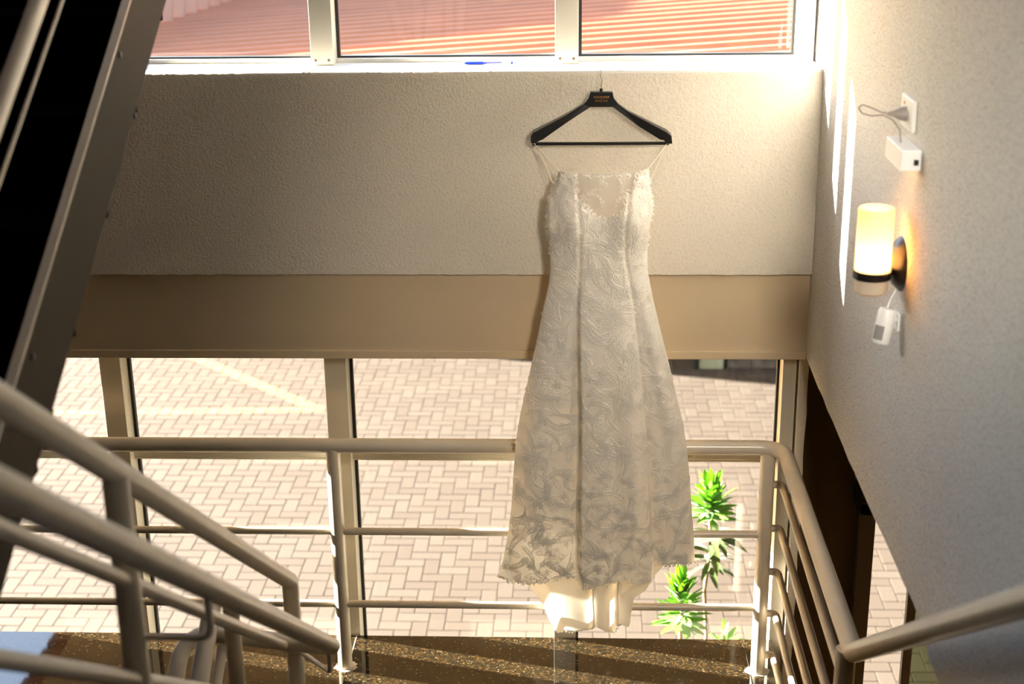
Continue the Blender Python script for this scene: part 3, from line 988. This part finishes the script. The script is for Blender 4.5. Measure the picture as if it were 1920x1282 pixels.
# ------------------------------------------------------------------ hanger
hg = empty('clothes_hanger', (0.071, 4.285, 2.03), label='black plastic clothes hanger hooked on the white sill', cat='hanger')
HP = [(0.038, 1.981), (0.104, 1.980), (0.108, 1.962), (0.122, 1.944), (0.152, 1.922), (0.201, 1.897), (0.266, 1.863), (0.280, 1.851), (0.283, 1.828), (0.266, 1.828),
      (0.258, 1.838), (0.246, 1.840), (0.182, 1.879), (0.105, 1.936), (0.038, 1.936), (-0.036, 1.888), (-0.103, 1.842), (-0.114, 1.838), (-0.124, 1.831), (-0.139, 1.831),
      (-0.139, 1.851), (-0.134, 1.862), (-0.121, 1.868), (-0.031, 1.915), (0.018, 1.945), (0.030, 1.962)]
HY0, HY1 = 4.262, 4.308
bm = bmesh.new()
# the arms widen in depth towards their ends
def hy(x, side):
    t = min(1, max(0, abs(x - 0.071) - 0.054) / 0.156)
    half = 0.010 + 0.016 * t
    return 4.285 + side * half
fv = [bm.verts.new((x, hy(x, -1), z)) for x, z in HP]
bv = [bm.verts.new((x, hy(x, 1), z)) for x, z in HP]
for fi in ((14, 13, 3, 2, 1, 0, 25, 24), (24, 23, 15, 14), (23, 22, 16, 15), (22, 21, 18, 17, 16), (21, 20, 19, 18),
           (3, 4, 12, 13), (4, 5, 12), (5, 6, 11, 12), (6, 7, 9, 10, 11), (7, 8, 9)):
    bm.faces.new([fv[i] for i in fi])
    bm.faces.new([bv[i] for i in fi][::-1])
for i in range(len(HP)):
    j = (i + 1) % len(HP)
    bm.faces.new((fv[i], bv[i], bv[j], fv[j]))
bmesh.ops.recalc_face_normals(bm, faces=bm.faces)
es = [e for e in bm.edges if (e.verts[0] in fv and e.verts[1] in fv) and abs(fv.index(e.verts[0]) - fv.index(e.verts[1])) in (1, len(fv) - 1)]
bmesh.ops.bevel(bm, geom=es, offset=0.0022, segments=2, profile=0.5, affect='EDGES')
hb = obj('frame', bm, 'black_plastic', hg)
obj('trouser_bar', box(-0.126, 0.268, 4.280, 4.290, 1.8205, 1.8295, bev=0.002), 'black_plastic', hg)
for x in (-0.133, 0.273):
    obj('strap_peg', tube([(x, 4.285, 1.834), (x, 4.285, 1.822), (x + (0.007 if x < 0 else -0.007), 4.283, 1.820)], 0.0028, 8), 'black_plastic', hg)
hk = tube([(0.070, 4.285, 1.978), (0.071, 4.285, 2.000), (0.0735, 4.286, 2.015), (0.069, 4.287, 2.026), (0.070, 4.292, 2.040), (0.072, 4.310, 2.0495), (0.073, 4.345, 2.044), (0.073, 4.385, 2.0335)], 0.0015, 8, rad=0.008)
obj('hook', hk, 'chrome', hg, smooth=True)
obj('collar', tube([(0.070, 4.285, 1.980), (0.0705, 4.285, 1.990)], 0.0048, 10), 'black_plastic', hg)
def text(body, size, x, z, y, parent):
    cu = bpy.data.curves.new('lettering', 'FONT')
    cu.body = body
    cu.size = size
    cu.align_x = 'CENTER'
    cu.align_y = 'CENTER'
    cu.extrude = 0.0002
    to = bpy.data.objects.new('lettering', cu)
    COL.objects.link(to)
    bpy.context.view_layer.update()
    me = bpy.data.meshes.new_from_object(to.evaluated_get(bpy.context.evaluated_depsgraph_get()))
    bpy.data.objects.remove(to)
    me.materials.clear()
    me.materials.append(M['gold_print'])
    o = bpy.data.objects.new('lettering', me)
    COL.objects.link(o)
    o.parent = parent
    o.matrix_parent_inverse = Matrix.Identity(4)
    o.matrix_local = Matrix.Translation((x, y, z)) @ Matrix.Rotation(R(90), 4, 'X')
    return o
ty = hy(0.071, -1) - 0.0004
text('COUTURIER', 0.0086, 0.071, 1.9655, ty, hb)
text('*', 0.008, 0.071, 1.9585, ty, hb)
text('A T E L I E R', 0.0068, 0.071, 1.9545, ty, hb)

# ------------------------------------------------------------------ the dress
Lp = np.array([(-0.051, 1.764), (-0.067, 1.713), (-0.088, 1.656), (-0.092, 1.598), (-0.083, 1.515), (-0.081, 1.456), (-0.086, 1.406), (-0.103, 1.329), (-0.128, 1.207), (-0.153, 1.092),
               (-0.177, 0.984), (-0.195, 0.874), (-0.204, 0.754), (-0.212, 0.64), (-0.228, 0.525), (-0.246, 0.437), (-0.261, 0.391)])[::-1]
Rp = np.array([(0.207, 1.763), (0.216, 1.704), (0.227, 1.647), (0.217, 1.581), (0.212, 1.515), (0.214, 1.448), (0.231, 1.363), (0.259, 1.251), (0.288, 1.138), (0.313, 1.031),
               (0.336, 0.941), (0.35, 0.85), (0.361, 0.757), (0.371, 0.645), (0.38, 0.55), (0.386, 0.461), (0.386, 0.39)])[::-1]
sLp = np.array([(-0.001, 1.713), (0.009, 1.598), (0.009, 1.498), (0.002, 1.363), (0.002, 1.207), (0.007, 1.012), (0.006, 0.829), (0.003, 0.642), (0.003, 0.469), (0.012, 0.386)])[::-1]
sRp = np.array([(0.155, 1.696), (0.143, 1.598), (0.145, 1.498), (0.158, 1.431), (0.176, 1.329), (0.189, 1.208), (0.205, 1.084), (0.219, 0.941), (0.228, 0.794), (0.238, 0.644), (0.251, 0.471)])[::-1]
HEM = np.array([(-0.261, 0.391), (-0.212, 0.388), (-0.159, 0.394), (-0.089, 0.405), (-0.037, 0.421), (0.012, 0.386), (0.051, 0.395), (0.103, 0.411), (0.158, 0.425), (0.207, 0.414), (0.249, 0.409),
                (0.2535, 0.467), (0.31, 0.460), (0.386, 0.459)])
CUP = np.array([(-0.059, 1.764), (-0.032, 1.761), (-0.012, 1.721), (0.012, 1.667), (0.052, 1.623), (0.092, 1.611), (0.132, 1.634), (0.155, 1.688), (0.178, 1.736), (0.185, 1.757), (0.215, 1.763)])
def ip(T, z): return float(np.interp(z, T[:, 1], T[:, 0]))
def xl(z): return ip(Lp, z)
def xr(z): return ip(Rp, z)
def sstep(a, c, x):
    t = min(1, max(0, (x - a) / (c - a)))
    return t * t * (3 - 2 * t)
YC = 4.222
def fy(x, z):
    """depth of the dress front at a place on it"""
    a, c, l, r_ = xl(z), xr(z), ip(sLp, z), ip(sRp, z)
    u = min(1, max(0, (x - a) / (c - a)))
    body = 0.058 * math.sqrt(max(0, 1 - (2 * u - 1) ** 2))
    bust = 0.034 * math.exp(-((x - (-0.008)) / 0.045) ** 2 - ((z - 1.605) / 0.06) ** 2) + 0.034 * math.exp(-((x - 0.160) / 0.045) ** 2 - ((z - 1.605) / 0.06) ** 2)
    yb = YC - body - bust + 0.006 * math.exp(-((x - l) / 0.006) ** 2) + 0.006 * math.exp(-((x - r_) / 0.006) ** 2)
    # skirt: three gores, the middle one standing proud
    if x < l:
        t = (x - a) / max(1e-4, l - a)
        ys = YC - 0.050 * math.sin(PI * min(1, t * 0.86 + 0.02)) + 0.004 * math.sin(9 * t + 3 * z)
        ys += 0.012 * sstep(0.86, 1.0, t)
    elif x < r_:
        t = (x - l) / max(1e-4, r_ - l)
        ys = YC - 0.068 + 0.040 * (1 - sstep(0, 0.05, t)) - 0.012 * math.sin(PI * t) + 0.012 * math.exp(-((t - 0.52) / 0.16) ** 2) * sstep(1.3, 0.9, z) + 0.018 * sstep(0.75, 1.0, t)
        ys += 0.030 * sstep(0.965, 1.0, t)
    else:
        t = (x - r_) / max(1e-4, c - r_)
        ys = YC - 0.020 - 0.022 * math.sin(PI * t) + 0.018 * t + 0.004 * math.sin(11 * t + 4 * z)
    w = sstep(1.47, 1.18, z) if z < 1.47 else 0.0
    w = 1 - sstep(1.10, 1.46, z)
    return yb * (1 - w) + ys * w

dress = empty('wedding_dress', (0.071, 4.21, 0.40), label='ivory lace wedding dress hanging from the black hanger', cat='dress')
NC = 96
def cols():
    out = []
    for i in range(30): out.append(('l', i / 30))
    for i in range(40): out.append(('c', (i / 40)))
    for i in range(25): out.append(('r', i / 24))
    return out
CO = cols()
def colx(cc, z):
    k, t = cc
    a, c, l, r_ = xl(z), xr(z), ip(sLp, z), ip(sRp, z)
    if k == 'l': return a + (l - a) * t
    if k == 'c': return l + (r_ - l) * (t ** 1.25 if t < 0.5 else t)
    return r_ + (c - r_) * t
def hemz(x): return float(np.interp(x, HEM[:, 0], HEM[:, 1]))
WZ = 1.448
def sheet(rows_fn, nrow, name, material):
    bm = bmesh.new()
    g = []
    for ci, cc in enumerate(CO):
        zt, zb = rows_fn(cc)
        col = []
        for k in range(nrow + 1):
            z = zt + (zb - zt) * k / nrow
            x = colx(cc, z)
            col.append(bm.verts.new((x, fy(x, z), z)))
        g.append(col)
    for i in range(len(g) - 1):
        for k in range(nrow):
            bm.faces.new((g[i][k], g[i + 1][k], g[i + 1][k + 1], g[i][k + 1]))
    return obj(name, bm, material, dress, smooth=True, angle=80)
def bod_rows(cc):
    x = colx(cc, 1.70)
    zt = float(np.interp(x, CUP[:, 0], CUP[:, 1]))
    for _ in range(5):
        zt = float(np.interp(colx(cc, zt), CUP[:, 0], CUP[:, 1]))
    return zt, WZ
sheet(bod_rows, 46, 'bodice', 'satin')
def sk_rows(cc):
    k, t = cc
    if k == 'l': x = -0.261 + (0.012 + 0.261) * t
    elif k == 'c': x = 0.012 + (0.249 - 0.012) * t
    else: x = 0.2535 + (0.386 - 0.2535) * t
    return WZ, hemz(x)
sheet(sk_rows, 110, 'skirt', 'satin')
# sheer neckline panel
bm = bmesh.new()
g = []
for i in range(25):
    x = -0.052 + (0.206 + 0.052) * i / 24
    zb = float(np.interp(x, CUP[:, 0], CUP[:, 1])) - 0.012
    zt = max(zb + 0.004, 1.757 + 0.004 * abs(2 * i / 24 - 1))
    g.append([bm.verts.new((x, fy(x, 1.70) + 0.006, zb + (zt - zb) * k / 8)) for k in range(9)])
for i in range(24):
    for k in range(8):
        bm.faces.new((g[i][k], g[i + 1][k], g[i + 1][k + 1], g[i][k + 1]))
obj('sheer_panel', bm, 'tulle', dress, smooth=True, label='sheer tulle neckline')
# back and train
TL = np.array([(-0.064, 0.18), (-0.091, 0.231), (-0.109, 0.281), (-0.135, 0.331), (-0.17, 0.371), (-0.205, 0.42), (-0.205, 0.50)])
TRt = np.array([(0.170, 0.18), (0.176, 0.204), (0.182, 0.265), (0.190, 0.315), (0.228, 0.345), (0.256, 0.40), (0.330, 0.50)])
TH = np.array([(-0.17, 0.371), (-0.135, 0.331), (-0.109, 0.281), (-0.091, 0.231), (-0.064, 0.180), (-0.011, 0.173), (0.052, 0.186), (0.066, 0.198), (0.091, 0.190), (0.127, 0.170), (0.141, 0.203), (0.173, 0.204), (0.182, 0.30), (0.228, 0.345), (0.255, 0.395)])
bm = bmesh.new()
g = []
NB = 70
for i in range(NB + 1):
    c = i / NB
    zb = float(np.interp(-0.066 + c * (0.174 + 0.066), TH[:, 0], TH[:, 1]))
    zt = 1.64 + 0.06 * abs(2 * c - 1) ** 3
    col = []
    for k in range(91):
        z = zt + (zb - zt) * k / 90
        a0, c0 = xl(z) + 0.003, xr(z) - 0.003
        a1, c1 = ip(TL, z), ip(TRt, z)
        w = sstep(0.56, 0.42, z) if False else 1 - sstep(0.42, 0.58, z)
        a = a0 * (1 - w) + a1 * w
        cc_ = c0 * (1 - w) + c1 * w
        x = a + (cc_ - a) * c
        e = min(1, 8 * min(c, 1 - c))
        fold = 0.010 * math.sin(2.2 * PI * c + 0.6) + 0.014 * math.exp(-((x - 0.055) / 0.010) ** 2) + 0.012 * math.exp(-((x - 0.135) / 0.008) ** 2) - 0.010 * math.exp(-((x - 0.10) / 0.02) ** 2)
        y = YC + 0.004 + e * (0.022 + fold * w * 0.9)
        col.append(bm.verts.new((x, min(y, 4.264), z)))
    g.append(col)
for i in range(NB):
    for k in range(90):
        bm.faces.new((g[i][k], g[i + 1][k], g[i + 1][k + 1], g[i][k + 1]))
tr_ = obj('train', bm, 'lining', dress, smooth=True, angle=80, label='plain satin train and lining')
bm = bmesh.new()
for (xx, z0, z1) in ((0.056, 0.405, 0.192), (0.137, 0.42, 0.205)):
    pts = [(xx + 0.002 * math.sin(k * 1.1), YC + 0.016, z0 + (z1 - z0) * k / 9) for k in range(10)]
    add_tube(bm, pts, 0.0016, 6)
obj('stitched_seam', bm, 'strap', tr_, smooth=True)
# seams of the front
for T in (sLp, sRp):
    pts = []
    for z in np.linspace(1.60, 0.47, 60):
        x = ip(T, z)
        pts.append((x, fy(x, z) - 0.0008, z))
    obj('seam', tube(pts, 0.0009, 6), 'strap', dress, smooth=True)
# straps
for (p0, p1, p2) in (((-0.128, 4.283, 1.8225), (-0.085, 4.235, 1.783), (-0.050, 4.205, 1.755)), ((-0.126, 4.286, 1.8225), (-0.098, 4.27, 1.764), (-0.073, 4.236, 1.712)),
                     ((0.267, 4.283, 1.8225), (0.232, 4.235, 1.786), (0.203, 4.203, 1.757)), ((0.265, 4.286, 1.8225), (0.240, 4.27, 1.766), (0.217, 4.236, 1.714))):
    obj('strap', tube([p0, p1, p2], 0.0017, 8, rad=0.05), 'strap', dress, smooth=True)

# lace: embroidered leaf sprays, scrolls and flowers laid over the front
class Lace:
    def __init__(s, free=False):
        s.v, s.f, s.free = [], [], free
    def leaflet(s, x, z, ang, L, Wd, curl, lift=0.0024, seg=4, surf=None):
        pts = []
        cx_, cz_, a = x, z, ang
        for i in range(seg + 1):
            pts.append((cx_, cz_, a))
            cx_ += math.cos(a) * L / seg
            cz_ += math.sin(a) * L / seg
            a += curl / seg
        if surf is None and not s.free:
            tx, tz, _ = pts[-1]
            mx_, mz_, _ = pts[len(pts) // 2]
            for qx, qz in ((tx, tz), (mx_, mz_)):
                q = max(0.40, min(1.76, qz))
                if not (xl(q) - 0.001 < qx < xr(q) + 0.001): return
                if qz < WZ and qz < hemz(qx) - 0.004: return
                if qz > WZ and qz > float(np.interp(qx, CUP[:, 0], CUP[:, 1])) + 0.006: return
        if s.free and max(q[1] for q in pts) > (1.764 if surf is not None else 1.785): return
        base = len(s.v)
        row = []
        for i, (px_, pz_, aa) in enumerate(pts):
            t = i / seg
            w = Wd * 0.5 * (math.sin(PI * (0.12 + 0.84 * t)) ** 0.9)
            nx_, nz_ = -math.sin(aa), math.cos(aa)
            for sd, lf in ((1, 0.0), (0, lift), (-1, 0.0)):
                X, Z = px_ + nx_ * w * sd, pz_ + nz_ * w * sd
                Y = (surf or fy_s)(X, Z)
                row.append((X, Y - 0.0011 - lf, Z))
        s.v += row
        for i in range(seg):
            b0 = base + 3 * i
            s.f.append((b0, b0 + 1, b0 + 4, b0 + 3))
            s.f.append((b0 + 1, b0 + 2, b0 + 5, b0 + 4))
    def spray(s, x, z, ang, L, n_, rn, surf=None):
        a = ang
        cu = rn.choice((-1, 1)) * rn.uniform(0.6, 1.6)
        cx_, cz_ = x, z
        for i in range(n_):
            t = i / n_
            ll = L * 0.40 * (0.55 + 0.9 * t) * (1.15 - t)
            for sd in (1, -1):
                s.leaflet(cx_, cz_, a + sd * (0.80 - 0.35 * t), ll, 0.0015 + ll * 0.17, -sd * 1.1, surf=surf)
            cx_ += math.cos(a) * L / n_
            cz_ += math.sin(a) * L / n_
            a += cu / n_
        s.leaflet(cx_, cz_, a, L * 0.25, L * 0.06, 0.3, surf=surf)
    def scroll(s, x, z, ang, L, sd, rn, surf=None):
        a = ang
        cx_, cz_ = x, z
        n_ = 12
        for i in range(n_):
            t = i / n_
            st = L * 1.7 / n_ * (1 - 0.6 * t)
            s.leaflet(cx_, cz_, a, st * 1.3, 0.0048, sd * 0.35, lift=0.0016, seg=2, surf=surf)
            if i < 10:
                s.leaflet(cx_, cz_, a - sd * 0.9, L * 0.50 * (1 - 0.5 * t), L * 0.085, sd * 1.0, surf=surf)
            cx_ += math.cos(a) * st
            cz_ += math.sin(a) * st
            a += sd * (0.25 + 0.55 * t)
    def flower(s, x, z, rr, rn, surf=None):
        a0 = rn.uniform(0, 6)
        for k in range(6):
            s.leaflet(x, z, a0 + k * PI / 3, rr, rr * 0.62, 0.2, surf=surf, seg=3)
        for k in range(5):
            s.leaflet(x, z, a0 + 0.5 + k * 2 * PI / 5, rr * 0.5, rr * 0.3, 0.3, lift=0.003, surf=surf, seg=2)
    def build(s, name, material, parent, **kw):
        me = bpy.data.meshes.new(name)
        me.from_pydata(s.v, [], s.f)
        for p in me.polygons: p.use_smooth = True
        me.materials.append(M[material])
        o = bpy.data.objects.new(name, me)
        COL.objects.link(o)
        o.parent = parent
        o.matrix_parent_inverse = Matrix.Translation(-Vector(parent.location))
        tag(o, **kw)
        return o
def fy_s(x, z):
    zz = max(0.40, min(1.76, z))
    a, c = xl(zz), xr(zz)
    xx = min(c, max(a, x))
    return fy(xx, zz)
rn = random.Random(77)
lace = Lace()
placed = []
tries = 0
def inside(x, z):
    if z > 1.76 or z < 0.38: return False
    if z > WZ:
        if z > float(np.interp(x, CUP[:, 0], CUP[:, 1])): return False
    elif z < hemz(x) + 0.004: return False
    return xl(z) + 0.004 < x < xr(z) - 0.004
def dens(x, z):
    d = 0.8
    l, r_ = ip(sLp, z), ip(sRp, z)
    if z > 1.45:
        d = 0.95
        if x > r_ and z < 1.66: d = 0.35
    elif z > 1.30: d = 0.6
    elif z < 0.72: d = 1.0
    if x > r_ and z < 1.30: d *= 0.7
    if l < x < r_ and 0.75 < z < 1.0: d *= 0.8
    return d
while tries < 20000 and len(placed) < 800:
    tries += 1
    z = rn.uniform(0.41, 1.75)
    x = rn.uniform(-0.26, 0.385)
    if not inside(x, z) or rn.random() > dens(x, z): continue
    mind = 0.021 if z > 1.45 else 0.0245
    if any((x - q[0]) ** 2 + (z - q[1]) ** 2 < mind ** 2 for q in placed): continue
    placed.append((x, z))
    k = rn.random()
    if k < 0.62: lace.spray(x, z, rn.uniform(0, 2 * PI), rn.uniform(0.055, 0.105), rn.choice((7, 8, 9)), rn)
    elif k < 0.86: lace.scroll(x, z, rn.uniform(0, 2 * PI), rn.uniform(0.035, 0.055), rn.choice((-1, 1)), rn)
    else: lace.flower(x, z, rn.uniform(0.012, 0.020), rn)
lace.build('lace_embroidery', 'lace', dress, kind='stuff')
# lace edge along hem, arm edges and neckline
edge = Lace(True)
for x in np.arange(-0.259, 0.386, 0.0055):
    z = hemz(x)
    if 0.2495 < x < 0.2535: continue
    for k in range(2):
        edge.leaflet(x + rn.uniform(-0.003, 0.003), z + rn.uniform(-0.002, 0.012), -PI / 2 + rn.uniform(-1.2, 1.2), rn.uniform(0.006, 0.013), 0.006, rn.uniform(-1, 1), seg=2)
    if rn.random() < 0.16:
        edge.spray(x, z + 0.010, PI / 2 + rn.uniform(-1.0, 1.0), 0.045, 4, rn)
for z in np.arange(1.50, 1.765, 0.005):
    for side in (0, 1):
        x = xl(z) if side == 0 else xr(z)
        if z > 1.60 or rn.random() < 0.4:
            for k in range(2):
                edge.leaflet(x + rn.uniform(-0.004, 0.004) + (0.005 if side == 0 else -0.005), z, (PI if side == 0 else 0) + rn.uniform(-1.4, 1.4), rn.uniform(0.006, 0.014), 0.007, rn.uniform(-1, 1), seg=2)
            if rn.random() < 0.35: edge.flower(x + (0.008 if side == 0 else -0.008), z, 0.010, rn)
for i in range(60):
    x = -0.05 + 0.255 * i / 59
    zc = float(np.interp(x, CUP[:, 0], CUP[:, 1]))
    sf = lambda X, Z: fy_s(X, min(Z, 1.70)) + 0.004
    for k in range(3):
        edge.leaflet(x, zc - 0.004, PI / 2 + rn.uniform(-1.3, 1.3), rn.uniform(0.010, 0.024), 0.007, rn.uniform(-1, 1), seg=3, surf=sf)
    if i % 3 == 0: edge.leaflet(x, 1.755, -PI / 2 + rn.uniform(-1.2, 1.2), rn.uniform(0.01, 0.022), 0.006, rn.uniform(-1, 1), seg=3, surf=sf)
for (x, z, a) in ((0.03, 1.68, 1.4), (0.075, 1.655, 1.57), (0.11, 1.66, 1.2), (0.13, 1.70, 1.5), (0.09, 1.725, 2.9)):
    edge.spray(x, z, a, 0.05, 4, rn, surf=sf)
edge.build('lace_edging', 'lace', dress, kind='stuff')
# glass beads scattered over the lace
bm = bmesh.new()
for i in range(260):
    for _ in range(30):
        z = rn.uniform(0.45, 1.74); x = rn.uniform(-0.25, 0.38)
        if inside(x, z): break
    else: continue
    bmesh.ops.create_icosphere(bm, subdivisions=1, radius=rn.uniform(0.0009, 0.0014), matrix=Matrix.Translation((x, fy(x, z) - 0.0028, z)))
obj('beads', bm, 'bead', dress, kind='stuff')
# frayed lace on the train hem
te = Lace()
sft = lambda X, Z: 4.250
for i in range(120):
    c = i / 119
    x = -0.066 + c * 0.240
    z = float(np.interp(x, TH[:, 0], TH[:, 1]))
    te.leaflet(x, z + 0.004, -PI / 2 + rn.uniform(-1.1, 1.1), rn.uniform(0.005, 0.011), 0.005, rn.uniform(-1, 1), seg=2, surf=sft)
te.build('hem_fringe', 'lace', tr_)
